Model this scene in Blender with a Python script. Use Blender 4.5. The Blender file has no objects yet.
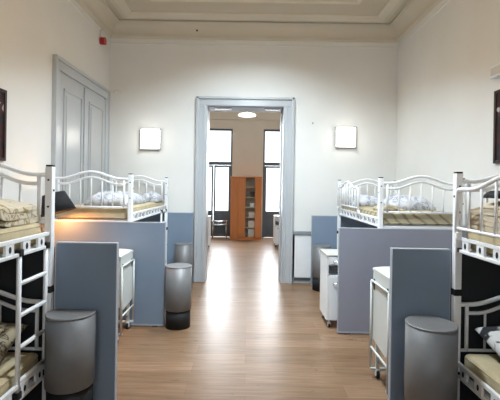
import bpy, bmesh, math, random
from mathutils import Vector, Matrix, noise
R = math.radians
sc = bpy.context.scene
C = sc.collection

# ------------------------------------------------------------------ camera
cam_d = bpy.data.cameras.new('camera'); cam = bpy.data.objects.new('camera', cam_d); C.objects.link(cam)
cam_d.sensor_fit = 'HORIZONTAL'; cam_d.sensor_width = 36.0; cam_d.lens = 28.8
cam_d.shift_x = 2/500; cam_d.shift_y = -14/500; cam_d.clip_start = 0.05
cam.matrix_world = Matrix.Translation((0, 0, 1.6)) @ Matrix.Rotation(R(90), 4, 'X') @ Matrix.Rotation(R(0.9), 4, 'Z')
sc.camera = cam
# ------------------------------------------------------------------ world, exposure
w = bpy.data.worlds.new('world'); sc.world = w; w.use_nodes = True
bg = w.node_tree.nodes['Background']; bg.inputs[0].default_value = (0.86, 0.93, 1.0, 1); bg.inputs[1].default_value = 2.0
vs = sc.view_settings
vs.view_transform = 'Standard'; vs.look = 'None'; vs.gamma = 1; vs.use_curve_mapping = False; vs.exposure = 0.25
sc.cycles.use_denoising = True
sc.cycles.max_bounces = 10; sc.cycles.diffuse_bounces = 6; sc.cycles.glossy_bounces = 4
sc.cycles.transparent_max_bounces = 12
sc.cycles.sample_clamp_indirect = 6
# ------------------------------------------------------------------ daylight through the far windows, and light added behind the camera
def area(name, loc, direction, sx, sz, power, col):
    d = bpy.data.lights.new(name, 'AREA'); d.shape = 'RECTANGLE'; d.size = sx; d.size_y = sz
    d.energy = power; d.color = col
    o = bpy.data.objects.new(name, d); C.objects.link(o); o.location = loc
    o.rotation_euler = Vector(direction).to_track_quat('-Z', 'Y').to_euler()
    return o
REAR = -2.3
area('added_rear_light', (-1.1, REAR-0.22, 2.4), (0, 1, 0), 1.3, 2.4, 10, (0.82, 0.91, 1.0))  # added lights at the unseen rear windows
area('added_rear_light', (1.2, REAR-0.22, 2.4), (0, 1, 0), 1.3, 2.4, 10, (0.82, 0.91, 1.0))
area('daylight_far', (-1.06, 12.72, 2.05), (0, -1, -.25), 1.3, 3.0, 240, (0.88, 0.94, 1.0))
area('daylight_far', (1.02, 12.72, 2.05), (0, -1, -.25), 1.3, 3.0, 240, (0.88, 0.94, 1.0))

# ------------------------------------------------------------------ materials
def base_mat(name):
    m = bpy.data.materials.new(name); m.use_nodes = True
    nt = m.node_tree; return m, nt, nt.nodes['Principled BSDF']
def mat(name, col, rough=0.5, metal=0.0, var=0.06, scale=6.0, bump=0.0, bscale=60.0, emis=None, es=0.0, coat=0.0):
    m, nt, b = base_mat(name)
    tc = nt.nodes.new('ShaderNodeTexCoord')
    n = nt.nodes.new('ShaderNodeTexNoise'); n.inputs['Scale'].default_value = scale; n.inputs['Detail'].default_value = 4
    nt.links.new(tc.outputs['Object'], n.inputs['Vector'])
    r = nt.nodes.new('ShaderNodeValToRGB')
    r.color_ramp.elements[0].position = 0.3; r.color_ramp.elements[1].position = 0.7
    r.color_ramp.elements[0].color = tuple(c*(1-var) for c in col)+(1,)
    r.color_ramp.elements[1].color = tuple(min(1, c*(1+var)) for c in col)+(1,)
    nt.links.new(n.outputs['Fac'], r.inputs[0]); nt.links.new(r.outputs[0], b.inputs['Base Color'])
    b.inputs['Roughness'].default_value = rough; b.inputs['Metallic'].default_value = metal
    if coat: b.inputs['Coat Weight'].default_value = coat
    if bump:
        n2 = nt.nodes.new('ShaderNodeTexNoise'); n2.inputs['Scale'].default_value = bscale
        nt.links.new(tc.outputs['Object'], n2.inputs['Vector'])
        bp = nt.nodes.new('ShaderNodeBump'); bp.inputs['Strength'].default_value = bump; bp.inputs['Distance'].default_value = 0.01
        nt.links.new(n2.outputs['Fac'], bp.inputs['Height']); nt.links.new(bp.outputs[0], b.inputs['Normal'])
    if emis:
        b.inputs['Emission Color'].default_value = emis+(1,); b.inputs['Emission Strength'].default_value = es
    return m
def blotch_mat(name, bgc, c1, c2, scale=14.0, thr=0.5, lines=False, rough=0.9):
    m, nt, b = base_mat(name)
    tc = nt.nodes.new('ShaderNodeTexCoord')
    n = nt.nodes.new('ShaderNodeTexNoise'); n.inputs['Scale'].default_value = scale; n.inputs['Detail'].default_value = 2; n.inputs['Distortion'].default_value = 0.8
    nt.links.new(tc.outputs['Object'], n.inputs['Vector'])
    r = nt.nodes.new('ShaderNodeValToRGB'); cr = r.color_ramp; cr.interpolation = 'LINEAR'
    cr.elements[0].position = thr-0.03; cr.elements[0].color = bgc+(1,)
    cr.elements[1].position = thr+0.03; cr.elements[1].color = c1+(1,)
    if lines:
        e = cr.elements.new(thr+0.05); e.color = c1+(1,)
        e = cr.elements.new(thr+0.09); e.color = bgc+(1,)
    e = cr.elements.new(min(0.98, thr+0.16)); e.color = (bgc if lines else c1)+(1,)
    e = cr.elements.new(min(0.99, thr+0.19)); e.color = c2+(1,)
    nt.links.new(n.outputs['Fac'], r.inputs[0]); nt.links.new(r.outputs[0], b.inputs['Base Color'])
    b.inputs['Roughness'].default_value = rough
    return m
def stripe_mat(name, c1, c2, scale=3.0, rough=0.9):
    m, nt, b = base_mat(name)
    tc = nt.nodes.new('ShaderNodeTexCoord')
    n = nt.nodes.new('ShaderNodeTexWave'); n.wave_type = 'BANDS'; n.bands_direction = 'DIAGONAL'
    n.inputs['Scale'].default_value = scale; n.inputs['Distortion'].default_value = 3; n.inputs['Detail'].default_value = 2
    nt.links.new(tc.outputs['Object'], n.inputs['Vector'])
    r = nt.nodes.new('ShaderNodeValToRGB')
    r.color_ramp.elements[0].position = 0.05; r.color_ramp.elements[0].color = c2+(1,)
    r.color_ramp.elements[1].position = 0.3; r.color_ramp.elements[1].color = c1+(1,)
    nt.links.new(n.outputs['Fac'], r.inputs[0]); nt.links.new(r.outputs[0], b.inputs['Base Color'])
    b.inputs['Roughness'].default_value = rough
    return m
def floor_mat():
    m, nt, b = base_mat('laminate planks')
    L = nt.links.new
    tc = nt.nodes.new('ShaderNodeTexCoord')
    br = nt.nodes.new('ShaderNodeTexBrick')
    br.inputs['Scale'].default_value = 1.0; br.inputs['Brick Width'].default_value = 1.25; br.inputs['Row Height'].default_value = 0.19
    br.inputs['Mortar Size'].default_value = 0.0015; br.inputs['Mortar Smooth'].default_value = 0.3; br.inputs['Bias'].default_value = 0.0
    br.offset = 0.37; br.offset_frequency = 2
    br.inputs['Color1'].default_value = (0.19, 0.115, 0.065, 1); br.inputs['Color2'].default_value = (0.27, 0.17, 0.105, 1)
    br.inputs['Mortar'].default_value = (0.14, 0.075, 0.045, 1)
    L(tc.outputs['Object'], br.inputs['Vector'])
    mp = nt.nodes.new('ShaderNodeMapping'); mp.inputs['Scale'].default_value = (1.3, 16, 1)
    L(tc.outputs['Object'], mp.inputs[0])
    g = nt.nodes.new('ShaderNodeTexNoise'); g.inputs['Scale'].default_value = 2.0; g.inputs['Detail'].default_value = 6; g.inputs['Distortion'].default_value = 0.6
    L(mp.outputs[0], g.inputs['Vector'])
    gr = nt.nodes.new('ShaderNodeValToRGB')
    gr.color_ramp.elements[0].position = 0.3; gr.color_ramp.elements[0].color = (0.72, 0.68, 0.64, 1)
    gr.color_ramp.elements[1].position = 0.65; gr.color_ramp.elements[1].color = (1.08, 1.08, 1.08, 1)
    L(g.outputs['Fac'], gr.inputs[0])
    mx = nt.nodes.new('ShaderNodeMix'); mx.data_type = 'RGBA'; mx.blend_type = 'MULTIPLY'; mx.inputs['Factor'].default_value = 1
    L(br.outputs['Color'], mx.inputs['A']); L(gr.outputs[0], mx.inputs['B'])
    # knots
    mp2 = nt.nodes.new('ShaderNodeMapping'); mp2.inputs['Scale'].default_value = (1.6, 5.2, 1)
    L(tc.outputs['Object'], mp2.inputs[0])
    kn = nt.nodes.new('ShaderNodeTexNoise'); kn.inputs['Scale'].default_value = 2.6; kn.inputs['Detail'].default_value = 5; kn.inputs['Distortion'].default_value = 1.6
    L(mp2.outputs[0], kn.inputs['Vector'])
    kr = nt.nodes.new('ShaderNodeValToRGB')
    kr.color_ramp.elements[0].position = 0.66; kr.color_ramp.elements[0].color = (1, 1, 1, 1)
    kr.color_ramp.elements[1].position = 0.74; kr.color_ramp.elements[1].color = (0.45, 0.38, 0.34, 1)
    L(kn.outputs['Fac'], kr.inputs[0])
    mx2 = nt.nodes.new('ShaderNodeMix'); mx2.data_type = 'RGBA'; mx2.blend_type = 'MULTIPLY'; mx2.inputs['Factor'].default_value = 1
    L(mx.outputs['Result'], mx2.inputs['A']); L(kr.outputs[0], mx2.inputs['B'])
    L(mx2.outputs['Result'], b.inputs['Base Color'])
    b.inputs['Roughness'].default_value = 0.35; b.inputs['Specular IOR Level'].default_value = 0.24
    bp = nt.nodes.new('ShaderNodeBump'); bp.inputs['Strength'].default_value = 0.12; bp.inputs['Distance'].default_value = 0.003
    L(g.outputs['Fac'], bp.inputs['Height']); L(bp.outputs[0], b.inputs['Normal'])
    return m
def glass_mat():
    m = bpy.data.materials.new('window glass'); m.use_nodes = True; nt = m.node_tree
    nt.nodes.clear()
    o = nt.nodes.new('ShaderNodeOutputMaterial'); mx = nt.nodes.new('ShaderNodeMixShader'); t = nt.nodes.new('ShaderNodeBsdfTransparent')
    g = nt.nodes.new('ShaderNodeBsdfGlossy'); g.inputs['Roughness'].default_value = 0.02
    mx.inputs[0].default_value = 0.06
    nt.links.new(t.outputs[0], mx.inputs[1]); nt.links.new(g.outputs[0], mx.inputs[2]); nt.links.new(mx.outputs[0], o.inputs[0])
    return m
def wood_mat(name, c1, c2):
    m, nt, b = base_mat(name); L = nt.links.new
    tc = nt.nodes.new('ShaderNodeTexCoord'); mp = nt.nodes.new('ShaderNodeMapping'); mp.inputs['Scale'].default_value = (14, 14, 1)
    L(tc.outputs['Object'], mp.inputs[0])
    g = nt.nodes.new('ShaderNodeTexNoise'); g.inputs['Scale'].default_value = 1.5; g.inputs['Detail'].default_value = 5
    L(mp.outputs[0], g.inputs['Vector'])
    r = nt.nodes.new('ShaderNodeValToRGB'); r.color_ramp.elements[0].color = c1+(1,); r.color_ramp.elements[1].color = c2+(1,)
    L(g.outputs['Fac'], r.inputs[0]); L(r.outputs[0], b.inputs['Base Color']); b.inputs['Roughness'].default_value = 0.45
    return m

M = {
 'wall': mat('painted plaster', (0.74, 0.735, 0.715), 0.75, var=0.02, scale=2, bump=0.05, bscale=90),
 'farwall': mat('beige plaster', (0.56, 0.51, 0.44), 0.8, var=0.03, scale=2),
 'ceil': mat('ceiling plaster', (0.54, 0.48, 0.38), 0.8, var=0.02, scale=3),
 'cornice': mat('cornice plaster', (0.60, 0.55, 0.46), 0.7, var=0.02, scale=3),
 'floor': floor_mat(),
 'greypaint': mat('grey gloss paint', (0.45, 0.475, 0.50), 0.28, var=0.03, scale=4),
 'doorpaint': mat('grey door paint', (0.43, 0.44, 0.455), 0.3, var=0.03, scale=4),
 'white': mat('white paint', (0.78, 0.80, 0.82), 0.4, var=0.02),
 'metal': mat('white powder coated steel', (0.86, 0.875, 0.90), 0.4, var=0.02, scale=10),
 'panel': mat('blue grey laminate', (0.19, 0.25, 0.335), 0.5, var=0.04, scale=3),
 'lavender': mat('blue grey laminate tinted by light', (0.265, 0.28, 0.35), 0.5, var=0.04, scale=3),  # panel laminate again, with the light on one panel put into its colour
 'midgrey': mat('mid grey paint', (0.22, 0.245, 0.27), 0.5),
 'edge': mat('pale panel edging', (0.36, 0.39, 0.44), 0.5, var=0.02),
 'silver': mat('silver paint', (0.18, 0.18, 0.185), 0.5, 0.3, var=0.03, scale=30),
 'silvertop': mat('silver drum top', (0.21, 0.21, 0.215), 0.5, 0.3, var=0.05, scale=30),
 'black': mat('black plastic', (0.006, 0.006, 0.007), 0.75, var=0.1),
 'charcoal': mat('dark shade board', (0.018, 0.021, 0.027), 0.8, var=0.1),
 'blackshade': mat('black lamp shade fabric', (0.012, 0.012, 0.015), 0.85, var=0.1, bump=0.2),
 'beige': mat('beige fitted sheet', (0.50, 0.42, 0.27), 0.9, var=0.10, scale=9, bump=0.25, bscale=18),
 'olive': stripe_mat('olive rumpled sheet', (0.46, 0.40, 0.27), (0.26, 0.215, 0.13), 4.5),
 'duvet': blotch_mat('pale patterned duvet cover', (0.55, 0.56, 0.60), (0.30, 0.31, 0.35), (0.06, 0.06, 0.08), 9, 0.55, True),
 'blanket': blotch_mat('cream quilt', (0.60, 0.54, 0.42), (0.30, 0.22, 0.10), (0.66, 0.60, 0.48), 10, 0.54, True),
 'blanketd': blotch_mat('cream fleece with brown marks', (0.58, 0.50, 0.38), (0.22, 0.15, 0.08), (0.62, 0.55, 0.42), 5, 0.60, True),
 'blanketw': mat('cream wool blanket', (0.62, 0.55, 0.43), 0.95, var=0.12, scale=12, bump=0.3, bscale=30),
 'bwpillow': blotch_mat('black and white print', (0.02, 0.02, 0.025), (0.62, 0.62, 0.62), (0.7, 0.7, 0.7), 9, 0.52),
 'brpillow': blotch_mat('brown scroll print', (0.36, 0.30, 0.20), (0.05, 0.04, 0.03), (0.5, 0.42, 0.3), 16, 0.5, True),
 'glow': mat('lit opal glass', (0.9, 0.9, 0.88), 0.3, var=0.0, emis=(1.0, 0.96, 0.88), es=3.5),
 'glowoff': mat('dim opal lamp', (0.95, 0.95, 0.92), 0.3, var=0.0, emis=(1.0, 0.97, 0.92), es=1.2),
 'bulb': mat('lit bulb', (1, 0.8, 0.5), 0.3, var=0, emis=(1.0, 0.55, 0.2), es=25),
 'chrome': mat('brushed steel', (0.5, 0.5, 0.5), 0.25, 1.0, var=0.02),
 'darkframe': mat('dark grey window paint', (0.07, 0.09, 0.11), 0.4, var=0.05),
 'cupwood': wood_mat('orange beech veneer', (0.42, 0.13, 0.025), (0.54, 0.19, 0.045)),
 'cupin': mat('cupboard inside', (0.58, 0.50, 0.38), 0.6),
 'shaded_lining': mat('grey head lining in painted shade', (0.13, 0.14, 0.15), 0.6),
 'red': mat('red plastic', (0.42, 0.01, 0.015), 0.35, var=0.03),
 'glass': glass_mat(),
 'picframe': mat('dark brown picture frame', (0.03, 0.016, 0.010), 0.5),
 'cart': mat('off white cart laminate', (0.58, 0.60, 0.58), 0.45, var=0.03),
 'pic': blotch_mat('dark picture print', (0.015, 0.012, 0.015), (0.05, 0.012, 0.012), (0.55, 0.52, 0.50), 9, 0.48, False, 0.6),
 'cream': mat('cream plastic', (0.62, 0.58, 0.52), 0.5, var=0.03),
 'cabtop': mat('grey beige worktop', (0.46, 0.45, 0.41), 0.5),
 'pale': mat('pale card', (0.6, 0.58, 0.54), 0.7, var=0.05),
}

# ------------------------------------------------------------------ mesh helpers
class MB:
    def __init__(s): s.bm = bmesh.new(); s.mi = 0
    def _tag(s, faces, smooth=False):
        for f in faces: f.material_index = s.mi; f.smooth = smooth
    def box(s, x0, x1, y0, y1, z0, z1, bev=0.0, seg=2, mat=None):
        x0, x1 = sorted((x0, x1)); y0, y1 = sorted((y0, y1)); z0, z1 = sorted((z0, z1))
        n0 = len(s.bm.faces)
        vs_ = [s.bm.verts.new((x, y, z)) for x in (x0, x1) for y in (y0, y1) for z in (z0, z1)]
        fs = []
        for q in ((0, 1, 3, 2), (4, 6, 7, 5), (0, 4, 5, 1), (2, 3, 7, 6), (0, 2, 6, 4), (1, 5, 7, 3)):
            fs.append(s.bm.faces.new([vs_[i] for i in q]))
        s._tag(fs)
        if bev:
            es = list({e for f in fs for e in f.edges})
            r = bmesh.ops.bevel(s.bm, geom=es, offset=bev, segments=seg, profile=0.5, affect='EDGES', material=s.mi)
            s._tag(r['faces'], True)
        if mat is not None: pass
        return s
    def tube(s, pts, r, seg=10, cap=True):
        pts = [Vector(p) for p in pts]; n = len(pts); rings = []
        up = None
        for i, p in enumerate(pts):
            t = (pts[min(i+1, n-1)] - pts[max(i-1, 0)]).normalized()
            if up is None:
                up = t.orthogonal().normalized()
            else:
                up = (up - t*up.dot(t)).normalized()
            sd = t.cross(up)
            rings.append([s.bm.verts.new(p + (up*math.cos(a) + sd*math.sin(a))*r) for a in [2*math.pi*k/seg for k in range(seg)]])
        fs = []
        for a, b in zip(rings, rings[1:]):
            for k in range(seg):
                fs.append(s.bm.faces.new((a[k], a[(k+1) % seg], b[(k+1) % seg], b[k])))
        s._tag(fs, True)
        if cap:
            s._tag([s.bm.faces.new(list(reversed(rings[0]))), s.bm.faces.new(rings[-1])])
        return s
    def lathe(s, prof, cx=0, cy=0, cz=0, seg=40, flat_y=None):
        rings = []
        for r, z in prof:
            ring = []
            for k in range(seg):
                a = 2*math.pi*k/seg; x, y = r*math.cos(a), r*math.sin(a)
                if flat_y is not None: y = min(y, flat_y)
                ring.append(s.bm.verts.new((cx+x, cy+y, cz+z)))
            rings.append(ring)
        fs = []
        for a, b in zip(rings, rings[1:]):
            for k in range(seg): fs.append(s.bm.faces.new((a[k], a[(k+1) % seg], b[(k+1) % seg], b[k])))
        s._tag(fs, True)
        s._tag([s.bm.faces.new(list(reversed(rings[0]))), s.bm.faces.new(rings[-1])])
        return s
    def disc_x(s, x0, x1, cy, cz, ry, rz, seg=14):
        a_ = [s.bm.verts.new((x0, cy+ry*math.cos(2*math.pi*k/seg), cz+rz*math.sin(2*math.pi*k/seg))) for k in range(seg)]
        b_ = [s.bm.verts.new((x1, cy+ry*math.cos(2*math.pi*k/seg), cz+rz*math.sin(2*math.pi*k/seg))) for k in range(seg)]
        fs = [s.bm.faces.new((a_[k], a_[(k+1) % seg], b_[(k+1) % seg], b_[k])) for k in range(seg)]
        fs += [s.bm.faces.new(a_), s.bm.faces.new(b_)]
        s._tag(fs); return s
    def loop_profile(s, x0, x1, y0, y1, prof):
        rings = []
        for o, z in prof:
            rings.append([s.bm.verts.new(p) for p in ((x0+o, y0+o, z), (x1-o, y0+o, z), (x1-o, y1-o, z), (x0+o, y1-o, z))])
        fs = []
        for a, b in zip(rings, rings[1:]):
            for k in range(4): fs.append(s.bm.faces.new((a[k], a[(k+1) % 4], b[(k+1) % 4], b[k])))
        s._tag(fs); return s
    def build(s, name, mats, parent=None, recalc=True, loc=None):
        if recalc: bmesh.ops.recalc_face_normals(s.bm, faces=s.bm.faces[:])
        me = bpy.data.meshes.new(name); s.bm.to_mesh(me); s.bm.free()
        if not isinstance(mats, (list, tuple)): mats = [mats]
        for m in mats: me.materials.append(M[m] if isinstance(m, str) else m)
        o = bpy.data.objects.new(name, me); C.objects.link(o)
        if parent: o.parent = parent
        if loc: o.location = loc
        return o
def thing(name, label, cat, loc=(0, 0, 0), group=None, rz=0):
    o = bpy.data.objects.new(name, None); o.empty_display_size = 0.1; C.objects.link(o)
    o.location = loc; o.rotation_euler[2] = rz
    return tag(o, label, cat, group)
def tag(o, label, cat, group=None):
    o['label'] = label; o['category'] = cat
    if group: o['group'] = group
    return o
def struct(o): o['kind'] = 'structure'; return o
def copy_tree(root, loc, label):
    r = root.copy(); C.objects.link(r); r.location = loc; r['label'] = label
    for ch in list(root.children):
        c = ch.copy(); C.objects.link(c); c.parent = r
        for g in list(ch.children):
            d = g.copy(); C.objects.link(d); d.parent = c
    return r

# ------------------------------------------------------------------ the room
XL, XR, YB, YB2, ZC = -2.33, 2.46, 6.66, 6.97, 4.26
FX0, FX1, YF = -3.2, 3.2, 12.42
OX0, OX1, OZ = -0.71, 0.59, 2.92      # doorway opening
struct(MB().box(XL-.2, XR+.2, REAR-.2, YB, -0.1, 0).box(FX0-.2, FX1+.2, YB, YF+.2, -0.1, 0).build('floor', 'floor'))
struct(MB().box(XL-.2, XL, REAR-.2, YB2, 0, ZC+.1).build('wall_left', 'wall'))
struct(MB().box(XR, XR+.2, REAR-.2, YB2, 0, ZC+.1).build('wall_right', 'wall'))
struct(MB().box(XL, OX0, YB, YB2, 0, ZC+.1).box(OX1, XR, YB, YB2, 0, ZC+.1).box(OX0, OX1, YB, YB2, OZ, ZC+.1).build('wall_back', 'wall'))
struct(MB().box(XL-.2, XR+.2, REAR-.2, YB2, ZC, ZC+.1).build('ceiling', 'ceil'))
# unseen wall behind the camera; its two windows are added for light
mb = MB(); WZ0, WZ1 = 1.2, 3.6
xs = [XL, -1.75, -0.45, 0.55, 1.85, XR]
for i in (0, 2, 4): mb.box(xs[i], xs[i+1], REAR-.2, REAR, 0, ZC)
for i in (1, 3): mb.box(xs[i], xs[i+1], REAR-.2, REAR, 0, WZ0).box(xs[i], xs[i+1], REAR-.2, REAR, WZ1, ZC)
struct(mb.build('wall_rear', 'wall'))
def window(name, x0, x1, y, z0, z1, mid_z, matn):
    f = MB(); t = .06
    f.box(x0, x0+t, y-.03, y+.03, z0, z1).box(x1-t, x1, y-.03, y+.03, z0, z1)
    f.box(x0+t, x1-t, y-.03, y+.03, z0, z0+t).box(x0+t, x1-t, y-.03, y+.03, z1-t, z1)
    xm = (x0+x1)/2
    f.box(xm-.035, xm+.035, y-.03, y+.03, z0+t, mid_z-.04).box(x0+t, x1-t, y-.028, y+.028, mid_z-.04, mid_z+.04)
    o = struct(f.build(name, matn))
    MB().box(x0+t, x1-t, y-.004, y+.004, z0+t, z1-t).build('pane', 'glass', o)
window('window_added_1', -1.75, -0.45, REAR-.1, WZ0, WZ1, 2.8, 'white')
window('window_added_2', 0.55, 1.85, REAR-.1, WZ0, WZ1, 2.8, 'white')

# far room
struct(MB().box(FX0-.2, FX0, YB2, YF+.2, 0, 4.4).build('wall_far_left', 'farwall'))
struct(MB().box(FX1, FX1+.2, YB2, YF+.2, 0, 4.4).build('wall_far_right', 'farwall'))
struct(MB().box(FX0, XL-.2, YB2-.1, YB2, 0, 4.4).box(XR+.2, FX1, YB2-.1, YB2, 0, 4.4).build('wall_far_front', 'farwall'))
struct(MB().box(FX0-.2, FX1+.2, YB2, YF+.2, 4.3, 4.4).build('ceiling_far', 'farwall'))
LX0, LX1, RX0, RX1, TZ = -1.64, -0.50, 0.46, 1.60, 3.37
struct(MB().box(FX0, LX0, YF, YF+.2, 0, 4.3).box(LX1, RX0, YF, YF+.2, 0, 4.3).box(RX1, FX1, YF, YF+.2, 0, 4.3)
       .box(LX0, LX1, YF, YF+.2, TZ, 4.3).box(RX0, RX1, YF, YF+.2, TZ, 4.3).build('wall_far', 'farwall'))
struct(MB().box(FX0, FX1, YF-.03, YF, 3.66, 3.74).box(FX0, FX1, YF-.05, YF, 4.12, 4.3).build('trim_4', 'farwall'))
struct(MB().box(LX1, RX0, YF-.02, YF, 0, .16).box(FX0, LX0, YF-.02, YF, 0, .16).box(RX1, FX1, YF-.02, YF, 0, .16).build('baseboard_far', 'greypaint'))
def french(name, x0, x1):
    y0, y1 = YF+.02, YF+.10
    f = MB(); xm = (x0+x1)/2
    f.box(x0, x0+.05, y0, y1, 0, TZ).box(x1-.05, x1, y0, y1, 0, TZ).box(x0+.05, x1-.05, y0, y1, TZ-.06, TZ)
    f.box(x0+.05, x1-.05, y0, y1, 2.24, 2.34)
    o = struct(f.build(name, 'darkframe'))
    for s, a, b in ((-1, x0+.05, xm-.01), (1, xm+.01, x1-.05)):
        l = MB(); st = .055
        l.box(a, a+st, y0, y1-.02, 0.02, 2.23).box(b-st, b, y0, y1-.02, .02, 2.23).box(a+st, b-st, y0, y1-.02, 2.17, 2.23)
        l.box(a+st, b-st, y0+.01, y1-.03, .02, .82).box(a+st+.05, b-st-.05, y0-.004, y0+.012, .14, .7, .01)
        lo = l.build('door_leaf', 'darkframe', o)
        MB().box(a+st, b-st, y0+.03, y0+.036, .82, 2.17).build('pane', 'glass', lo)
        if s > 0:
            MB().tube([(a+.03, y0-.04, 1.05), (a+.03, y0+.001, 1.05)], .01).tube([(a+.03, y0-.04, 1.05), (a+.12, y0-.04, 1.05)], .009).build('door_handle', 'chrome', lo)
    MB().box(x0+.05, x1-.05, y0+.03, y0+.036, 2.34, TZ-.06).build('pane', 'glass', o)
french('window_1', LX0, LX1); french('window_2', RX0, RX1)

# cornice and ceiling mouldings
cove = [(0.0, 4.02), (0.008, 4.025), (0.03, 4.03), (0.04, 4.04), (0.045, 4.055), (0.035, 4.06)]
for k in range(0, 9):
    a = k/8*math.pi/2; cove.append((0.045+0.15*(1-math.cos(a)), 4.07+0.16*math.sin(a)))
cove += [(0.21, 4.235), (0.21, ZC+.001)]
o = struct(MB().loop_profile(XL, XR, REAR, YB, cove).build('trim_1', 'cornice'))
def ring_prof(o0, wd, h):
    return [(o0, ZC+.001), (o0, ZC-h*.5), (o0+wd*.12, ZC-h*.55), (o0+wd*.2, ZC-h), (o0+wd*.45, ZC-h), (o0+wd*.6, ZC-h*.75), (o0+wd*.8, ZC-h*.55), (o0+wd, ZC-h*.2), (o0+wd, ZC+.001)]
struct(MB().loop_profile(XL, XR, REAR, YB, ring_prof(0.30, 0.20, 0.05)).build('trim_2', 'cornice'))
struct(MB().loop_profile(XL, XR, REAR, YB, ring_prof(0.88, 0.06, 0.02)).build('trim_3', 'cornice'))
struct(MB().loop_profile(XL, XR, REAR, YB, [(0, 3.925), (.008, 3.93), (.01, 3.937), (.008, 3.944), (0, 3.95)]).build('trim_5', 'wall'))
# baseboards
struct(MB().box(XL, XL+.02, REAR, 4.72, 0, .14, .004).build('baseboard_left', 'greypaint'))
struct(MB().box(XR-.02, XR, REAR, YB, 0, .14, .004).build('baseboard_right', 'greypaint'))
struct(MB().box(XL+.02, OX0-.18, YB-.02, YB, 0, .14, .004).box(OX1+.17, XR-.02, YB-.02, YB, 0, .055, .004).build('baseboard_back', 'greypaint'))

# doorway casing (front and back) and reveal lining
mb = MB()
for (y0, y1, y2, wl, wr) in ((YB-.05, YB, YB-.075, .155, .15), (YB2+.05, YB2, YB2+.075, .12, .12)):
    a, b, t = OX0-wl, OX1+wr, OZ+.13
    mb.box(a, OX0, y0, y1, 0, OZ, .006).box(OX1, b, y0, y1, 0, OZ, .006).box(a, b, y0, y1, OZ, t, .006)
    mb.box(a-.012, a+.035, y2, y1, 0, t+.02, .008).box(b-.035, b+.012, y2, y1, 0, t+.02, .008).box(a-.012, b+.012, y2, y1, t-.02, t+.02, .008)
    mb.box(OX0-.045, OX0-.01, y2+.012*(1 if y0 < y1 else -1), y1, 0, OZ+.01, .006).box(OX1+.01, OX1+.045, y2+.012*(1 if y0 < y1 else -1), y1, 0, OZ+.01, .006)
mb.box(OX0, OX0+.02, YB-.04, YB2+.04, 0, OZ, .003).box(OX1-.02, OX1, YB-.04, YB2+.04, 0, OZ, .003)
mb.box(OX1-.04, OX1-.02, YB2-.10, YB2+.02, 0, OZ-.02, .004)
door_o = struct(mb.build('door_1', 'greypaint'))
MB().box(OX0+.02, OX1-.02, YB-.04, YB2+.04, OZ-.02, OZ, .003).build('head_lining', 'shaded_lining', door_o)  # lining coloured dark for the unlit underside of the doorway head
MB().box(OX0+.13, OX0+.42, YB+.06, YB+.11, OZ-.034, OZ-.02, .003).build('soffit_reflection', 'white', door_o)  # white strips modelled in place of light reflected on the soffit
MB().box(OX1-.32, OX1-.07, YB+.06, YB+.11, OZ-.034, OZ-.02, .003).build('soffit_reflection', 'white', door_o)

# wide double door in the left wall
DY0, DY1, DZ = 4.72, 6.56, 3.10
mb = MB()
X0 = XL
mb.box(X0, X0+.035, DY0+.03, DY0+.13, 0, DZ-.13, .004).box(X0, X0+.035, DY1-.13, DY1-.03, 0, DZ-.13, .004).box(X0, X0+.035, DY0+.03, DY1-.03, DZ-.13, DZ-.02, .004)
mb.box(X0, X0+.055, DY0, DY0+.03, 0, DZ-.02, .004).box(X0, X0+.055, DY1-.03, DY1, 0, DZ-.02, .004).box(X0, X0+.055, DY0, DY1, DZ-.02, DZ+.02, .004)
mb.box(X0, X0+.028, DY0+.13, DY0+.14, 0, DZ-.13).box(X0, X0+.028, DY1-.14, DY1-.13, 0, DZ-.13)
d2 = struct(mb.build('door_2', 'greypaint'))
ym = (DY0+DY1)/2
for a, b in ((DY0+.14, ym-.008), (ym+.008, DY1-.14)):
    l = MB(); xf = X0+.02
    l.box(X0+.004, xf, a, b, .02, DZ-.15, .003)
    for z0, z1 in ((.2, .95), (1.1, DZ-.32)):
        i = .11
        for (p, q, r_, s_) in ((a+i, a+i+.03, z0, z1), (b-i-.03, b-i, z0, z1), (a+i, b-i, z0, z0+.03), (a+i, b-i, z1-.03, z1)):
            l.box(xf-.004, xf+.016, p, q, r_, s_, .006)
        l.box(xf-.004, xf+.012, a+i+.07, b-i-.07, z0+.07, z1-.07, .01)
    if a < ym - .1: l.box(xf, xf+.02, b-.05, b-.005, .03, DZ-.16, .006)
    lo = l.build('door_leaf', 'doorpaint', d2)
MB().tube([(X0+.02, ym+.05, 1.1), (X0+.10, ym+.05, 1.1), (X0+.10, ym+.16, 1.1)], .009).build('door_handle', 'chrome', d2)

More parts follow.
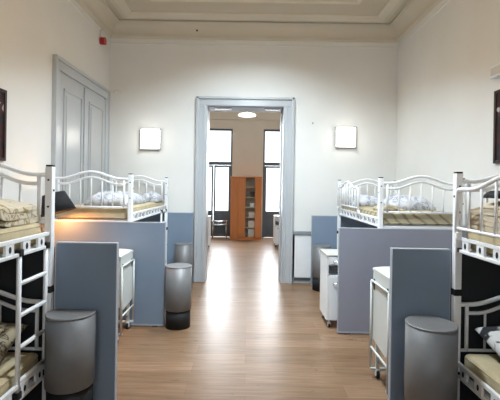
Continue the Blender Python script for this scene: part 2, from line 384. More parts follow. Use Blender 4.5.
# ------------------------------------------------------------------ bunk beds
PW = .048; LB = 2.0; WB = 0.90
def arch_pts(p0, p1, z0, h, n=28, flat=.08):
    pts = []
    for i in range(n+1):
        t = i/n; u = min(1, max(0, (t-flat)/(1-2*flat)))
        z = z0 + h*0.5*(1-math.cos(2*math.pi*u))
        pts.append((p0[0]+(p1[0]-p0[0])*t, p0[1]+(p1[1]-p0[1])*t, z))
    return pts
def make_bunk(loc, s, label, ladder=False, guard=False, group='white metal bunk beds'):
    """aisle side at local x=0, wall side at s*WB; near end y=0, far end y=LB"""
    t = thing('bunk_bed', label, 'bunk bed', loc, group)
    for x in (0, WB):
        for y in (0, LB):
            p = MB(); h = PW/2
            p.box(s*x-h, s*x+h, y-h, y+h, 0.02, 1.71, .005)
            po = p.build('post', 'metal', t)
            MB().box(s*x-h+.002, s*x+h-.002, y-h+.002, y+h-.002, 1.711, 1.722, .003).build('post_cap', 'black', po)
            j = MB().box(s*x-h-.003, s*x+h+.003, y-h-.003, y+h+.003, .86, .905, .002)
            j.build('joint_sleeve', 'black', po)
            for z in (1.55, .62): MB().disc_x(s*x-h-.003, s*x+h+.003, y, z, .008, .008).build('bolt', 'black', po)
            for z in (1.62, 1.44): MB().tube([(s*x, y-h-.003, z), (s*x, y+h+.003, z)], .007, 10).build('bolt', 'black', po)
            MB().box(s*x-h-.002, s*x+h+.002, y-h-.002, y+h+.002, 0, .03, .003).build('foot_cap', 'black', po)
    for y in (0, LB):
        for dz, nm in ((0, 'upper_end_frame'), (-.86, 'lower_end_frame')):
            f = MB(); h = PW/2
            f.tube(arch_pts((s*h, y), (s*(WB-h), y), 1.655+dz, .08), .0155)
            f.tube([(s*.075, y, 1.33+dz), (s*.075, y, 1.655+dz)], .0125); f.tube([(s*(WB-.075), y, 1.33+dz), (s*(WB-.075), y, 1.655+dz)], .0125)
            f.tube(arch_pts((s*.08, y), (s*(WB-.08), y), 1.595+dz, .08), .013)
            f.tube([(s*h, y, 1.335+dz), (s*(WB-h), y, 1.335+dz)], .011)
            f.box(s*h, s*(WB-h), y-.012, y+.012, 1.15+dz, 1.18+dz, .003)
            for k in range(1, 6):
                u = k/6; x = .08+(WB-.16)*u; uu = min(1, max(0, (u-.08)/.84))
                f.tube([(s*x, y, 1.335+dz), (s*x, y, 1.595+dz+.04*(1-math.cos(2*math.pi*uu)))], .0085, 8)
            f.build(nm, 'metal', t)
    for x in (0, WB):
        for dz, nm in ((0, 'upper_side_rail'), (-.86, 'lower_side_rail')):
            f = MB(); h = PW/2; a, b = h, LB-h
            f.box(s*x-.011, s*x+.011, a, b, 1.248+dz, 1.272+dz, .003).box(s*x-.011, s*x+.011, a, b, 1.165+dz, 1.185+dz, .003)
            f.mi = 0
            y = b-.055
            n = 0
            while y > a+.03:
                f.box(s*x-.008, s*x+.008, max(a, y-.0), y-.078 if y-.078 > a else a, 1.18+dz, 1.252+dz)
                y -= .172; n += 1
            f.mi = 1; y = b-.055
            while y-.078 > a:
                f.disc_x(s*x-.0105, s*x+.0105, y-.039, 1.217+dz, .011, .019)
                y -= .172
            f.mi = 0
            so = f.build(nm, ['metal', 'black'], t)
            for yy in (a+.012, b-.012): MB().box(s*x-.014, s*x+.014, yy-.012, yy+.012, 1.165+dz, 1.195+dz, .002).build('rail_bracket', 'black', so)
    for dz, nm in ((0, 'upper_slat_base'), (-.86, 'lower_slat_base')):
        f = MB(); y = .08
        f.box(s*.02, s*.05, .03, LB-.03, 1.155+dz, 1.185+dz).box(s*(WB-.05), s*(WB-.02), .03, LB-.03, 1.155+dz, 1.185+dz)
        while y < LB-.08:
            f.box(s*.03, s*(WB-.03), y, y+.06, 1.175+dz, 1.19+dz); y += .115
        f.build(nm, 'metal', t)
    if ladder:
        f = MB(); xo = 0
        for yy in (LB-.045, LB-.355): f.tube([(xo, yy, .33), (xo, yy, 1.20)], .0145)
        for z in (.42, .62, .81, 1.0): f.tube([(xo, LB-.045, z), (xo, LB-.355, z)], .0135)
        lo = f.build('ladder', 'metal', t)
        for yy in (LB-.045, LB-.355):
            for z in (.345, 1.185): MB().box(xo-.019, xo+.019, yy-.019, yy+.019, z-.02, z+.02, .003).build('ladder_clamp', 'black', lo)
    if guard:
        f = MB(); xo = -s*.03; y1, y0 = LB-.05, LB-1.2
        base = 1.30; top = 1.60
        ap = arch_pts((xo, y1), (xo, y0), top, .085, 30, .14)
        f.tube([(xo, y1, base)]+[(xo, y1, top-.05)]+[(xo, y1-.006, top-.02), (xo, y1-.02, top-.005)]+ap[1:-1]+[(xo, y0+.02, top-.005), (xo, y0+.006, top-.02), (xo, y0, top-.05), (xo, y0, base-.05)], .0145)
        f.tube([(xo, y1, 1.335), (xo, y0, 1.335)], .010)
        for k in range(1, 8):
            yy = y1+(y0-y1)*k/8; uu = min(1, max(0, (k/8-.14)/.72))
            f.tube([(xo, yy, 1.335), (xo, yy, top+.0425*(1-math.cos(2*math.pi*uu)))], .0085, 8)
        for yy in (y1, y0): f.box(xo-.012, -s*.006, yy-.02, yy+.02, 1.262, 1.305, .003)
        f.build('guard_rail', 'metal', t)
    return t
BL1 = (-1.34, 0.71, 0); BL2 = (-1.34, 4.57, 0); BR1 = (1.47, 0.80, 0); BR2 = (1.47, 4.43, 0)
make_bunk(BL1, -1, 'white metal bunk bed with ladder, cut by the frame, beside the dark shade board', ladder=True)
make_bunk(BL2, -1, 'white metal bunk bed standing in front of the tall grey double door', ladder=True)
make_bunk(BR1, 1, 'white metal bunk bed with guard rail holding the black and white pillow', guard=True)
make_bunk(BR2, 1, 'white metal bunk bed with guard rail standing behind the white bedside cabinet', guard=True)

def mattress(bloc, s, dz, label, m, z1=1.335):
    random.seed(int(bloc[1]*100)+int(dz*10))
    f = MB(); x0, x1 = s*.03, s*(WB-.03)
    f.box(x0, x1, .03, LB-.035, 0, z1-1.191, .035, 4)
    o = f.build('mattress', m, loc=(bloc[0], bloc[1], 1.191+dz))
    o.modifiers.new('sub', 'SUBSURF').levels = 0
    o.modifiers.clear()
    for p in o.data.polygons: p.use_smooth = True
    for zz in (.022, z1-1.191-.022):
        pm = MB()
        a, b = min(x0, x1)+.004, max(x0, x1)-.004
        pm.tube([(a+.03, .032, zz), (b-.03, .032, zz), (b, .06, zz), (b, LB-.065, zz), (b-.03, LB-.037, zz), (a+.03, LB-.037, zz), (a, LB-.065, zz), (a, .06, zz), (a+.03, .032, zz)], .006, 6)
        pm.build('piping', m, o)
    return tag(o, label, 'mattress', 'mattresses on the bunk beds')
mattress(BL1, -1, 0, 'beige mattress on the upper bunk above the ladder, under the crumpled blanket', 'beige')
mattress(BL1, -1, -.86, 'beige mattress on the lower bunk under the brown scroll patterned pillow', 'beige')
mattress(BL2, -1, 0, 'beige mattress on the upper bunk in front of the grey double door', 'beige')
mattress(BR1, 1, 0, 'beige mattress on the upper bunk under the folded cream blanket', 'beige')
mattress(BR1, 1, -.86, 'beige mattress on the lower bunk under the black and white pillow', 'beige')
mattress(BR2, 1, 0, 'olive rumpled mattress on the upper bunk behind the white bedside cabinet', 'olive')

# bedding: closed crumpled cloth volumes
def cloth(name, loc, sx, sy, h, m, label, cat, seed=0, folds=5.0, fdir=0.4, amp=.5, nx=64, ny=48, rz=0, power=4, sag=0):
    bm = bmesh.new(); off = Vector((seed*3.7, seed*1.9, seed*.7))
    top = []; bot = []
    ca, sa = math.cos(fdir), math.sin(fdir)
    for i in range(nx+1):
        rt, rb = [], []
        for j in range(ny+1):
            u, v = i/nx*2-1, j/ny*2-1
            ang = noise.noise(Vector((u*1.3, v*1.3, seed)))*.06
            e = max(0, 1-abs(u)**power)*max(0, 1-abs(v)**power)
            e = e**.45
            q = (u*sx*ca+v*sy*sa)*folds + 1.6*noise.noise(Vector((u*sx*4, v*sy*4, 0))+off)
            rid = (1-abs(math.sin(q*2.2)))**1.2
            rid2 = 1-abs(noise.noise(Vector((u*sx*6, v*sy*6, 5))+off))*1.6
            lowf = .5+.5*noise.noise(Vector((u*sx*2.5, v*sy*2.5, 9))+off)
            z = h*e*((1-amp)+amp*(.45*lowf+.35*rid+.2*rid2)*1.15)
            wob = 1+.05*noise.noise(Vector((u*3, v*3, 2))+off)
            x = u*sx/2*wob; y = v*sy/2*wob*(1+ang)
            rt.append(bm.verts.new((x, y, .004+z))); rb.append(bm.verts.new((x*.97, y*.97, 0)))
        top.append(rt); bot.append(rb)
    for i in range(nx):
        for j in range(ny):
            bm.faces.new((top[i][j], top[i+1][j], top[i+1][j+1], top[i][j+1])).smooth = True
            bm.faces.new((bot[i][j], bot[i][j+1], bot[i+1][j+1], bot[i+1][j]))
    for i in range(nx):
        bm.faces.new((top[i][0], bot[i][0], bot[i+1][0], top[i+1][0])); bm.faces.new((top[i][ny], top[i+1][ny], bot[i+1][ny], bot[i][ny]))
    for j in range(ny):
        bm.faces.new((top[0][j], top[0][j+1], bot[0][j+1], bot[0][j])); bm.faces.new((top[nx][j], bot[nx][j], bot[nx][j+1], top[nx][j+1]))
    bmesh.ops.recalc_face_normals(bm, faces=bm.faces[:])
    me = bpy.data.meshes.new(name); bm.to_mesh(me); bm.free(); me.materials.append(M[m])
    o = bpy.data.objects.new(name, me); C.objects.link(o); o.location = loc; o.rotation_euler[2] = rz
    return tag(o, label, cat)
def pillow(loc, sx, sy, h, m, label, tilt=0, rz=0, seed=0):
    bm = bmesh.new(); n = 36; T, B = [], []
    for i in range(n+1):
        a, b = [], []
        for j in range(n+1):
            u, v = i/n*2-1, j/n*2-1
            e = (max(0, 1-u*u)*max(0, 1-v*v))**.42
            pin = 1-.06*(1-abs(u)**2)*abs(v)**3-.0
            z = h/2*e*(1+.12*noise.noise(Vector((u*2, v*2, seed))))
            x, y = u*sx/2*(1-.05*(1-v*v)*abs(u)**4), v*sy/2*(1-.06*(1-u*u)*abs(v)**4)
            a.append(bm.verts.new((x, y, z+.001))); b.append(bm.verts.new((x, y, -z*.8-.001)))
        T.append(a); B.append(b)
    for i in range(n):
        for j in range(n):
            bm.faces.new((T[i][j], T[i+1][j], T[i+1][j+1], T[i][j+1])).smooth = True
            bm.faces.new((B[i][j], B[i][j+1], B[i+1][j+1], B[i+1][j])).smooth = True
    bmesh.ops.remove_doubles(bm, verts=bm.verts[:], dist=.0025)
    bmesh.ops.recalc_face_normals(bm, faces=bm.faces[:])
    me = bpy.data.meshes.new('pillow'); bm.to_mesh(me); bm.free(); me.materials.append(M[m])
    o = bpy.data.objects.new('pillow', me); C.objects.link(o); o.location = loc; o.rotation_euler = (tilt, 0, rz)
    return tag(o, label, 'pillow')
ZU, ZL = 1.3365, .4765
def folded(name, loc, wd, dp, layers, th, m, label, cat, seed=0, rz=0, bulge=.03):
    gap = th*1.08; path = []; n = 14
    for k in range(layers):
        z = th/2+k*gap
        ys = [dp*(i/n) for i in range(n+1)]
        if k % 2: ys.reverse()
        path += [(y, z) for y in ys]
        if k < layers-1:
            y0 = ys[-1]; sg = 1 if y0 > dp/2 else -1
            for a in (30, 60, 90, 120, 150): path.append((y0+sg*gap/2*1.2*math.sin(R(a)), z+gap/2-gap/2*math.cos(R(a))))
    P = [Vector((0, y, z)) for y, z in path]; nn = len(P); L, Rr = [], []
    for i, p in enumerate(P):
        t_ = (P[min(i+1, nn-1)]-P[max(i-1, 0)]).normalized(); q = Vector((0, -t_.z, t_.y))
        e = min(1, min(i, nn-1-i)/2.5+.35)
        L.append(p+q*th*.48*e); Rr.append(p-q*th*.48*e)
    loop = L+Rr[::-1]; nx = 40; bm = bmesh.new(); rings = []; off = Vector((seed*2.1, seed*5.3, seed))
    for i in range(nx+1):
        u = i/nx*2-1; ring = []
        for p in loop:
            lay = int(p.z/gap)
            x = u*wd/2*(1+.05*noise.noise(Vector((p.y*3, lay*2.3, seed))))
            v = Vector((x, p.y-dp/2, p.z))
            d = noise.noise(Vector((x*5, v.y*5, v.z*3))+off); d2_ = noise.noise(Vector((x*13, v.y*13, v.z*8))+off)
            lift = v.z/(layers*gap)
            v.z = max(0, v.z*(1+.20*d+.07*d2_) * (1-.25*abs(u)**4)); v.y += bulge*(noise.noise(Vector((x*4, lay*3.1, 7))+off)); 
            ring.append(bm.verts.new(v))
        rings.append(ring)
    m_ = len(loop)
    for a, b_ in zip(rings, rings[1:]):
        for k in range(m_): bm.faces.new((a[k], a[(k+1) % m_], b_[(k+1) % m_], b_[k])).smooth = True
    bm.faces.new(rings[0]); bm.faces.new(rings[-1])
    bmesh.ops.recalc_face_normals(bm, faces=bm.faces[:])
    me = bpy.data.meshes.new(name); bm.to_mesh(me); bm.free(); me.materials.append(M[m])
    o = bpy.data.objects.new(name, me); C.objects.link(o); o.location = loc; o.rotation_euler[2] = rz
    return tag(o, label, cat)
folded('blanket', (-1.70, 2.46, ZU), .62, .36, 3, .048, 'blanket', 'crumpled cream patterned blanket heaped on the upper bunk with the ladder', 'blanket', 1, .03, .015)
cloth('blanket', (-1.72, 1.0, ZL), .7, .5, .10, 'blanketw', 'folded beige blanket on the lower bunk behind the ladder', 'blanket', 11, 3, .5, .4)
pillow((-1.75, 2.46, ZL+.115), .62, .42, .17, 'brpillow', 'brown scroll patterned pillow on the lower bunk behind the ladder', R(14), .1, 3)
cloth('duvet', (-1.70, 5.25, ZU), .50, .95, .19, 'duvet', 'pale grey patterned duvet on the upper bunk in front of the double door', 'duvet', 2, 2.0, 1.2, .42)
cloth('duvet', (-1.50, 6.25, ZU), .28, .50, .17, 'duvet', 'small pale duvet bunched at the rail corner below the sconce, double door side', 'duvet', 5, 3, .7, .5)
folded('blanket', (1.80, 2.50, ZU), .58, .42, 4, .044, 'blanketd', 'cream blanket folded in layers on the upper bunk behind the guard rail', 'blanket', 3, -.06)
cloth('throw', (1.63, 2.56, ZU+.21), .18, .14, .05, 'black', 'small black cloth lying on top of the folded cream blanket', 'cloth', 4, 6, .4, .5, 30, 20)
pillow((1.87, 2.53, ZL+.12), .62, .44, .17, 'bwpillow', 'black and white patterned pillow on the lower bunk mattress', R(12), -.05, 4)
cloth('duvet', (2.04, 5.17, ZU), .56, .54, .19, 'duvet', 'pale grey duvet by the wall behind the arched end rail, white cabinet side', 'duvet', 6, 2.2, 1.0, .42)
cloth('duvet', (1.72, 6.02, ZU), .42, .55, .18, 'duvet', 'pale grey duvet behind the guard rail of the bunk beside the white cabinet', 'duvet', 8, 2.5, .5, .45)
cloth('blanket', (1.66, 4.72, ZU), .26, .42, .07, 'olive', 'olive striped blanket at the post corner of the bunk beside the white cabinet', 'blanket', 9, 6, .9, .6)

# ------------------------------------------------------------------ privacy panels
def panel(x0, x1, y0, y1, h, label, end, m='panel'):
    t = thing('privacy_panel', label, 'panel', ((x0+x1)/2, (y0+y1)/2, 0), 'blue grey panels at the bunk ends')
    cx, cy = (x0+x1)/2, (y0+y1)/2
    MB().box(x0-cx, x1-cx, y0-cy, y1-cy, .03, h-.006).build('board', m, t)
    e = MB(); xe = (x1 if end > 0 else x0)-cx
    e.box(x0-cx, x1-cx, y0-cy-.002, y1-cy+.002, h-.006, h+.004, .001)
    e.box(xe, xe+end*.006, y0-cy-.002, y1-cy+.002, .012, h+.004, .001)
    e.box(x0-cx, x1-cx, y0-cy-.002, y1-cy+.002, .012, .03, .001)
    e.build('edging', 'edge', t)
    for xx in (x0-cx+.1, x1-cx-.1): MB().box(xx-.03, xx+.03, y0-cy, y1-cy, 0, .012).build('foot_pad', 'black', t)
    return t
panel(-1.31, -.897, 2.745, 2.785, 1.19, 'blue grey panel between the ladder bunk and the aisle, behind a drum', 1)
panel(-2.31, -.926, 4.50, 4.54, 1.17, 'blue grey panel with orange lamp glow, in front of the double door bunk', 1)
panel(-2.31, -.90, 6.60, 6.635, 1.14, 'blue grey panel against the back wall on the double door side of the doorway', 1)
panel(1.035, 1.44, 2.835, 2.875, 1.17, 'blue grey panel behind a drum, with a white folding cart beside its free edge', -1)
panel(1.008, 2.44, 4.36, 4.40, 1.155, 'wide blue grey panel with lavender light in its colour, in front of the white bedside cabinet and its bunk', -1, 'lavender')
panel(1.045, 2.44, 6.465, 6.50, 1.135, 'blue grey panel between the radiator and the bunk, rising above the white cabinet', -1)
def shadeboard(x0, x1, y0, y1, h, label):  # dark board put in for the deep shade beneath a near bunk
    t = thing('shade_board', label, 'board', ((x0+x1)/2, (y0+y1)/2, 0), 'dark boards added for the shade under the near bunks')
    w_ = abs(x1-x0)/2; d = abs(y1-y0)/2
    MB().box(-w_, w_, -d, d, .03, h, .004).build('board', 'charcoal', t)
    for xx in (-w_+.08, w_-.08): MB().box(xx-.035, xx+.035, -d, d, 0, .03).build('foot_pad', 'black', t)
shadeboard(-2.31, -1.33, 2.745, 2.775, 1.16, 'dark shade board added for the darkness under the bunk with the ladder')
shadeboard(1.46, 2.44, 2.835, 2.865, 1.15, 'dark shade board behind the black and white pillow added for the darkness under the bunk')

# ------------------------------------------------------------------ silver drums
def drum(x, y, r, z0, z1, label, flat=None):
    t = thing('silver_drum', label, 'drum', (x, y, 0), 'silver drums beside the bunks')
    MB().lathe([(r*.93, 0), (r*.93, z0)], flat_y=flat and flat*.93).build('base', 'black', t)
    MB().lathe([(r-.006, z0), (r, z0+.006), (r, z1-.012)], flat_y=flat).build('barrel', 'silver', t)
    MB().lathe([(r, z1-.012), (r+.002, z1-.008), (r+.001, z1-.002), (r-.004, z1), (r-.012, z1-.002), (.01, z1-.002)], flat_y=flat).build('lid', 'silvertop', t)
drum(-1.162, 2.66, .155, .27, .745, 'large silver drum with flat back beside the bunk ladder', .045)
drum(-.770, 4.53, .148, .20, .69, 'silver drum on a tall black base standing at the panel end, aisle side')
drum(-.985, 6.24, .145, .20, .69, 'silver drum near the back wall, partly behind the drum on the black base')
drum(1.225, 2.645, .160, .17, .715, 'large round silver drum beside the bunk with the black and white pillow')
drum(1.165, 6.25, .145, .20, .69, 'silver drum near the back wall, half hidden by the white cabinet')

# ------------------------------------------------------------------ casters, cabinets and carts
def caster(parent, x, y, r=.028):
    c = MB(); c.tube([(x, y, r+.02), (x, y, r*2+.03)], .008, 8).box(x-.016, x+.016, y-.018, y+.018, r+.012, r*2+.006, .003)
    co = c.build('caster', 'metal', parent)
    MB().disc_x(x-.012, x+.012, y, r, r, r, 20).build('wheel', 'black', co)
    MB().disc_x(x-.0165, x+.0165, y, r, r*.55, r*.55, 16).build('wheel_hub', 'white', co)
def cabinet(loc, wd, dp, h, label, face=-1, group='white bedside cabinets on casters'):
    t = thing('bedside_cabinet', label, 'cabinet', loc, group); b = MB(); th = .018; zb = .09
    yf, yk = 0, dp
    b.box(0, th, yf, yk, zb, h-.02).box(wd-th, wd, yf, yk, zb, h-.02).box(th, wd-th, yk-th, yk, zb, h-.02)
    b.box(th, wd-th, yf, yk-th, zb, zb+th).box(th, wd-th, yf+.01, yk-th, h-.255, h-.24).box(th, wd-th, yf+.01, yk-th, h-.125, h-.11)
    b.build('body', 'white', t)
    MB().box(-.008, wd+.008, yf-.012, yk+.004, h-.02, h, .005).build('top', 'cabtop', t)
    d = MB().box(th+.003, wd-th-.003, yf-.012, yf+.006, h-.11, h-.028, .003).build('drawer', 'white', t)
    MB().tube([(wd/2-.16, -.012, h-.075), (wd/2-.16, -.035, h-.075), (wd/2+.1, -.035, h-.075), (wd/2+.1, -.012, h-.075)], .006, 8).build('handle', 'chrome', d)
    e = MB().box(th+.003, wd-th-.003, yf-.012, yf+.006, zb+.005, h-.258, .003).build('door', 'white', t)
    MB().tube([(wd/2-.16, -.012, h-.32), (wd/2-.16, -.035, h-.32), (wd/2+.06, -.035, h-.32), (wd/2+.06, -.012, h-.32)], .006, 8).build('handle', 'chrome', e)
    for cx in (.04, wd-.04):
        for cy in (.04, dp-.04): caster(t, cx, cy, .025)
    return t
cabinet((.912, 4.54, 0), .46, .42, .835, 'white bedside cabinet with drawer and door standing behind the wide panel')
cabinet((-1.42, 10.0, 0), .46, .5, .81, 'small white cabinet beside the low bench in the room beyond the doorway')
cabinet((.72, 10.6, 0), .46, .5, .81, 'small white cabinet on the open cupboard door side of the room beyond')

def cart(loc, s, h, label):
    """face toward the aisle at local x=0, body goes to s*.26; y 0..0.42"""
    t = thing('folding_cart', label, 'cart', loc, 'white folding carts behind the near panels'); D = .42
    f = MB()
    for y in (.015, D-.015):
        f.box(s*.004, s*.034, y-.015, y+.015, .07, h-.05, .004).box(s*.226, s*.256, y-.015, y+.015, .07, h-.05, .004)
    f.box(s*.0, s*.26, -.002, .03, .062, .085, .004).box(s*.0, s*.26, D-.03, D+.002, .062, .085, .004)
    for y in (.0, D): f.tube([(-s*.034, y, .085), (-s*.034, y, h-.12)], .011)
    f.tube([(-s*.034, -.0, h-.12), (-s*.034, D, h-.12)], .009).tube([(-s*.034, 0, .26), (-s*.034, D, .26)], .009)
    for y in (.015, D-.015): f.box(-s*.04, s*.01, y-.012, y+.012, .07, .085)
    f.build('frame', 'cart', t)
    # folded leaf with clipped lower corner, hanging on the aisle face
    bm = MB(); pts = [(.0, .36), (.10, .30), (D, .33), (D, h-.07), (D-.02, h-.02), (.0, h-.03)]
    a = [bm.bm.verts.new((-s*.022, y, z)) for y, z in pts]; b = [bm.bm.verts.new((0, y, z)) for y, z in pts]
    bm.bm.faces.new(a); bm.bm.faces.new(b)
    for i in range(len(pts)): bm.bm.faces.new((a[i], a[(i+1) % len(pts)], b[(i+1) % len(pts)], b[i]))
    lf = bm.build('folding_leaf', 'cart', t)
    for ya, yb in ((.05, .065), (D-.05, D-.03)): MB().box(-s*.027, -s*.021, ya, yb, h-.19, h-.10).build('hinge', 'black', lf)
    # shallow curved top
    tp = MB(); n = 8
    prof = [(-.024+.29*i/n, h-.012*((i/n*2-1)**2)-.005) for i in range(n+1)]
    up = [(s*x, z) for x, z in prof]
    va = [tp.bm.verts.new((x, -.01, z)) for x, z in up]; vb = [tp.bm.verts.new((x, D+.01, z)) for x, z in up]
    wa = [tp.bm.verts.new((x, -.01, z-.02)) for x, z in up]; wb_ = [tp.bm.verts.new((x, D+.01, z-.02)) for x, z in up]
    for i in range(n):
        tp.bm.faces.new((va[i], va[i+1], vb[i+1], vb[i])); tp.bm.faces.new((wa[i], wb_[i], wb_[i+1], wa[i+1]))
        tp.bm.faces.new((va[i], wa[i], wa[i+1], va[i+1])); tp.bm.faces.new((vb[i], vb[i+1], wb_[i+1], wb_[i]))
    tp.bm.faces.new((va[0], vb[0], wb_[0], wa[0])); tp.bm.faces.new((va[n], wa[n], wb_[n], vb[n]))
    tp.build('top', 'cart', t)
    bx = MB().box(s*.036, s*.224, .0, D, h-.30, h-.05, .004).build('drawer_box', 'cart', t)
    MB().box(s*.09, s*.17, -.004, .001, h-.20, h-.12, .001).build('slot', 'black', bx)
    MB().tube([(s*.02, .05, .34), (s*.02, .14, .20), (s*.02, D-.04, .14)], .008, 8).build('brace', 'chrome', t)
    for cx in (.018, .24):
        for cy in (.02, D-.02): caster(t, s*cx, cy, .036)
cart((-1.29, 4.03, 0), -1, .885, 'white folding cart on casters behind the panel beside the ladder bunk')
cart((1.095, 2.97, 0), 1, .94, 'white folding cart on casters standing close before the wide light-tinted panel')

# ------------------------------------------------------------------ wall fittings
def sconce(x, z, label):
    t = thing('wall_sconce', label, 'wall lamp', (x, YB, z), 'square lit sconces beside the doorway')
    s_ = .165
    MB().box(-.10, .10, -.03, 0, -.10, .10, .004).build('back_plate', 'white', t)
    MB().box(-s_-.008, s_+.008, -.045, -.03, -s_-.008, s_+.008, .003).build('rim', 'chrome', t)
    MB().box(-s_+.006, s_-.006, -.068, -.0455, -s_+.010, s_+.006, .006).build('glass_plate', 'glow', t)
    for cx in (-s_+.02, s_-.02):
        for cz in (-s_+.004, s_-.004): MB().box(cx-.02, cx+.02, -.074, -.044, cz-.006, cz+.006, .002).build('clip', 'chrome', t)
    d = bpy.data.lights.new('sconce_light', 'POINT'); d.energy = 2.5; d.color = (1, .93, .82); d.shadow_soft_size = .12
    o = bpy.data.objects.new('sconce_light', d); C.objects.link(o); o.parent = t; o.location = (0, -.22, 0)
sconce(-1.628, 2.345, 'square lit wall sconce between the doorway and the double door')
sconce(1.605, 2.425, 'square lit wall sconce on the back wall above the radiator side')

# black shaded lamp on the left wall
lt = thing('wall_lamp', 'black cone shaded lamp glowing orange behind the ladder bunk post', 'lamp', (XL, 4.27, 1.40))
MB().box(0, .03, -.05, .05, -.26, -.10, .006).build('back_plate', 'black', lt)
MB().tube([(.02, 0, -.18), (.10, 0, -.16), (.20, 0, -.12), (.28, 0, -.09)], .009).build('arm', 'black', lt)
b = bmesh.new(); seg = 40; rr = []
for r_, z in ((.176, -.11), (.115, .10), (.112, .10), (.172, -.11)):
    rr.append([b.verts.new((r_*math.cos(2*math.pi*k/seg), r_*math.sin(2*math.pi*k/seg), z)) for k in range(seg)])
for q in range(4):
    for k in range(seg):
        b.faces.new((rr[q][k], rr[q][(k+1) % seg], rr[(q+1) % 4][(k+1) % seg], rr[(q+1) % 4][k])).smooth = True
bmesh.ops.recalc_face_normals(b, faces=b.faces[:])
me = bpy.data.meshes.new('lamp_shade'); b.to_mesh(me); b.free(); me.materials.append(M['blackshade'])
sh = bpy.data.objects.new('lamp_shade', me); C.objects.link(sh); sh.parent = lt; sh.location = (.285, 0, -.01); sh.rotation_euler = (0, R(-17), 0)
MB().lathe([(.012, -.02), (.02, -.01), (.03, .02), (.03, .04), (.015, .06)], .30, 0, -.05, 20).build('bulb', 'bulb', lt)
d = bpy.data.lights.new('lamp_light', 'POINT'); d.energy = 4; d.color = (1, .42, .12); d.shadow_soft_size = .05
o = bpy.data.objects.new('lamp_light', d); C.objects.link(o); o.parent = lt; o.location = (.27, .06, -.06)

d = bpy.data.lights.new('added_lamp_spot', 'SPOT'); d.energy = 20; d.color = (1, .36, .09); d.shadow_soft_size = .04; d.spot_size = R(165); d.spot_blend = .6  # extra spot added inside the shade to strengthen the glow on the panel
o = bpy.data.objects.new('added_lamp_spot', d); C.objects.link(o); o.parent = lt; o.location = (.27, .04, -.085); o.rotation_euler = (R(8), 0, 0)
# red sounder, hook wire, nail
t = thing('alarm_sounder', 'small round red alarm sounder high under the cornice above the double door', 'alarm', (XL, 6.17, 3.80))
MB().tube([(0, 0, 0), (.02, 0, 0)], .055, 24).build('base', 'white', t)
MB().tube([(.02, 0, 0), (.05, 0, 0), (.085, 0, 0), (.095, 0, 0)], .058, 24).build('body', 'red', t)
MB().tube([(.012, 0, .05), (.012, .01, .16), (.03, .03, .2)], .006, 8).build('cable', 'greypaint', t)
o = MB().tube([(0, 0, 0), (.02, -.01, .02), (.07, -.02, .04), (.12, -.03, .03), (.15, -.03, -.01)], .005, 8).build('wall_hook', 'cream', loc=(XL+.06, YB-.001, 3.12))
o.location = (-2.27, YB-.002, 3.12); tag(o, 'thin curved wire hook on the back wall in the corner by the double door', 'hook')
o = MB().tube([(0, 0, 0), (0, -.03, .004)], .008, 8).build('wall_nail', 'black', loc=(1.06, YB, 2.66)); tag(o, 'single small nail in the back wall between doorway and sconce', 'nail')
o = MB().tube([(0, 0, 0), (0, -.03, .0)], .014, 10).build('wall_plug', 'black', loc=(-.88, YB-.05, 4.15)); tag(o, 'tiny dark plug in the cornice above the doorway', 'plug')

def picture(x, s, y0, y1, z0, z1, label):
    t = thing('framed_picture', label, 'picture', (x, (y0+y1)/2, (z0+z1)/2)); h = (y1-y0)/2; v = (z1-z0)/2
    f = MB(); w_ = .03
    f.box(0, s*.03, -h, -h+w_, -v, v, .004).box(0, s*.03, h-w_, h, -v, v, .004).box(0, s*.03, -h+w_, h-w_, -v, -v+w_, .004).box(0, s*.03, -h+w_, h-w_, v-w_, v, .004)
    f.build('frame', 'picframe', t)
    MB().box(0, s*.015, -h+w_, h-w_, -v+w_, v-w_).build('print', 'pic', t)
picture(XL, 1, 3.1, 3.80, 1.80, 2.47, 'dark framed picture on the wall above the bunk with the ladder')
picture(XR, -1, 3.2, 3.98, 1.86, 2.58, 'dark framed picture with red and white print below the white box fitting')
t = thing('emergency_light', 'white box light fitting on the wall above a dark picture', 'light fitting', (XR, 3.86, 2.77))
MB().box(-.05, 0, -.16, .16, -.06, .06, .008).build('housing', 'white', t)
MB().box(-.055, -.045, -.14, .14, -.04, .04, .004).build('diffuser', 'cream', t)

# flat white panel radiator in a grey frame on the back wall
t = thing('radiator', 'flat white radiator panel in a grey frame beside the doorway', 'radiator', (1.05, YB, 0))
MB().box(-.30, .60, -.05, -.02, .10, .80, .004).build('panel', 'white', t)
f = MB().box(-.31, .61, -.02, 0, .055, .86).box(-.31, -.265, -.05, -.02, .055, .82).box(-.31, .61, -.07, -.02, .81, .865, .004)
f.build('frame', 'midgrey', t)
MB().box(-.26, .60, -.04, -.02, .055, .09).build('bottom_grille', 'darkframe', t)

# ------------------------------------------------------------------ far room objects
t = thing('cupboard', 'tall orange wooden cupboard with one door open between the far windows', 'cupboard', (-.05, 11.88, 0))
hw = .46; H = 1.88; dp = .42
b_ = MB().box(-hw, -hw+.02, 0, dp, .06, H-.03).box(hw-.02, hw, 0, dp, .06, H-.03).box(-hw-.01, hw+.01, -.02, dp, H-.03, H, .003).box(-hw, hw, .01, dp, 0, .08).box(-.04, -.02, 0, dp, .08, H-.03)
b_.build('body', 'cupwood', t)
MB().box(-hw+.02, hw-.02, dp-.015, dp, .08, H-.03).build('back', 'cupin', t)
for i in range(5): MB().box(-.02, hw-.02, .02, dp-.015, .08+.3*(i+.9), .10+.3*(i+.9)).build('shelf', 'cupin', t)
for a, c in ((-hw+.002, -.245), (-.241, -.022)):
    dd = MB().box(a, c, -.02, -.002, .08, H-.035, .003).box(a+.04, c-.04, -.024, -.018, .16, H-.12, .003).build('door', 'cupwood', t)
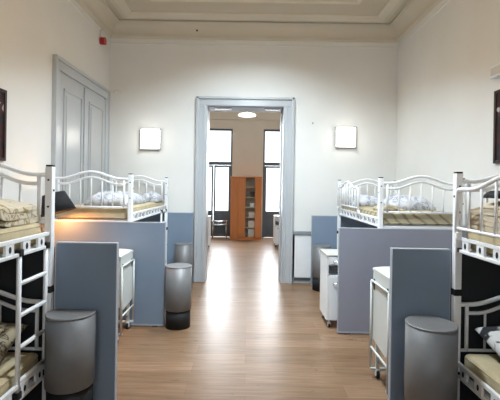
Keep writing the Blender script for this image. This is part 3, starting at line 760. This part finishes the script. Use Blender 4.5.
dd = MB().box(-.20, 0, -.01, .01, .08, H-.035, .003).build('door', 'cupwood', t); dd.location = (hw-.01, -.02, 0); dd.rotation_euler[2] = R(22)
zs = [.08+.3*(i+.9)+.02 for i in range(5)]
def item(name, x, w_, z, h_, m, label, cat, group='things on the cupboard shelves'):
    o = MB().box(-w_/2, w_/2, 0, .2, 0, h_, .006).box(-w_/2-.004, w_/2+.004, -.004, .204, h_-.03, h_-.012, .002).build(name, m, loc=(x-.05, 11.95, z)); tag(o, label, cat, group)
item('storage_box', .16, .18, .08, .24, 'pale', 'pale storage box at the bottom of the open orange cupboard', 'box')
item('storage_box', .17, .19, zs[0]+.0, .2, 'cream', 'cream storage box on the lowest cupboard shelf', 'box')
item('storage_box', .17, .17, zs[1], .15, 'pale', 'pale box on the second cupboard shelf', 'box')
item('dark_box', .19, .13, zs[3], .17, 'picframe', 'dark brown box on the upper shelf of the open cupboard', 'box')
item('storage_box', .18, .14, zs[2], .13, 'chrome', 'grey metal box on the middle shelf of the open cupboard', 'box')

t = thing('low_bench', 'low bench with pale metal frame in front of a tall window beyond the doorway', 'bench', (-.84, 12.12, 0))
MB().box(-.23, .23, -.14, .14, .40, .43, .01).build('seat', 'darkframe', t)
f = MB()
for y in (-.14, .14):
    f.tube([(-.23, y, .52), (.23, y, .52)], .014).tube([(-.23, y, .42), (.23, y, .42)], .012)
for x in (-.22, .22):
    f.tube([(x, -.14, .52), (x, .14, .52)], .012)
f.build('frame', 'chrome', t)
for x in (-.2, .2):
    for y in (-.13, .13): MB().tube([(x, y, .5), (x, y, .25), (x*1.05, y, .0)], .012).build('leg', 'chrome', t)
t = thing('pendant_lamp', 'flat round white pendant lamp hanging in the far room', 'pendant lamp', (-.05, 9.6, 3.30))
MB().lathe([(.09, .055), (.19, .03), (.22, .0), (.20, -.02), (.05, -.035)], seg=36).build('lamp_shade', 'glowoff', t)
MB().lathe([(.07, .0), (.075, .07), (.06, .09)], cz=.12, seg=24).build('socket', 'white', t)
MB().tube([(0, 0, .05), (0, 0, 1.0)], .008).build('rod', 'chrome', t)
# unseen fitting added above the frame to light the room from overhead
t = thing('added_ceiling_light', 'added unseen downlight fitting hung under the ceiling above the aisle', 'added ceiling lamp', (0.05, 3.35, 3.66))
MB().box(-.16, .16, -.37, .37, 0, .07, .008).build('housing', 'white', t)
MB().box(-.14, .14, -.35, .35, -.012, -.001, .003).build('diffuser', 'glow', t)
for y in (-.25, .25): MB().tube([(0, y, .07), (0, y, .60)], .005).build('rod', 'chrome', t)
d = bpy.data.lights.new('added_downlight', 'AREA'); d.shape = 'RECTANGLE'; d.size = .28; d.size_y = .68; d.energy = 130; d.spread = R(140); d.color = (.76, .90, 1)
o = bpy.data.objects.new('added_downlight', d); C.objects.link(o); o.parent = t; o.location = (0, 0, -.03); o.rotation_euler = (R(16), 0, 0)

# warm uplight added on that fitting to tint ceiling and upper walls
d = bpy.data.lights.new('added_uplight', 'AREA'); d.shape = 'RECTANGLE'; d.size = .28; d.size_y = .68; d.energy = 52; d.color = (1, .72, .36)
o = bpy.data.objects.new('added_uplight', d); C.objects.link(o); o.parent = t; o.location = (0, 0, .09); o.rotation_euler = (R(180), 0, 0)
# unseen light panel added above the frame to brighten the back wall
t = thing('added_ceiling_light', 'added unseen square light panel on the ceiling in front of the doorway', 'added ceiling lamp', (0.05, 4.95, 4.19))
MB().box(-.32, .32, -.32, .32, 0, .07, .006).build('housing', 'white', t)
MB().box(-.29, .29, -.29, .29, -.010, -.001, .003).build('diffuser', 'glow', t)
d = bpy.data.lights.new('added_panel_light', 'AREA'); d.shape = 'RECTANGLE'; d.size = .56; d.size_y = .56; d.energy = 75; d.spread = R(130); d.color = (.74, .90, 1)
o = bpy.data.objects.new('added_panel_light', d); C.objects.link(o); o.parent = t; o.location = (0, 0, -.03); o.rotation_euler = (R(10), 0, 0)
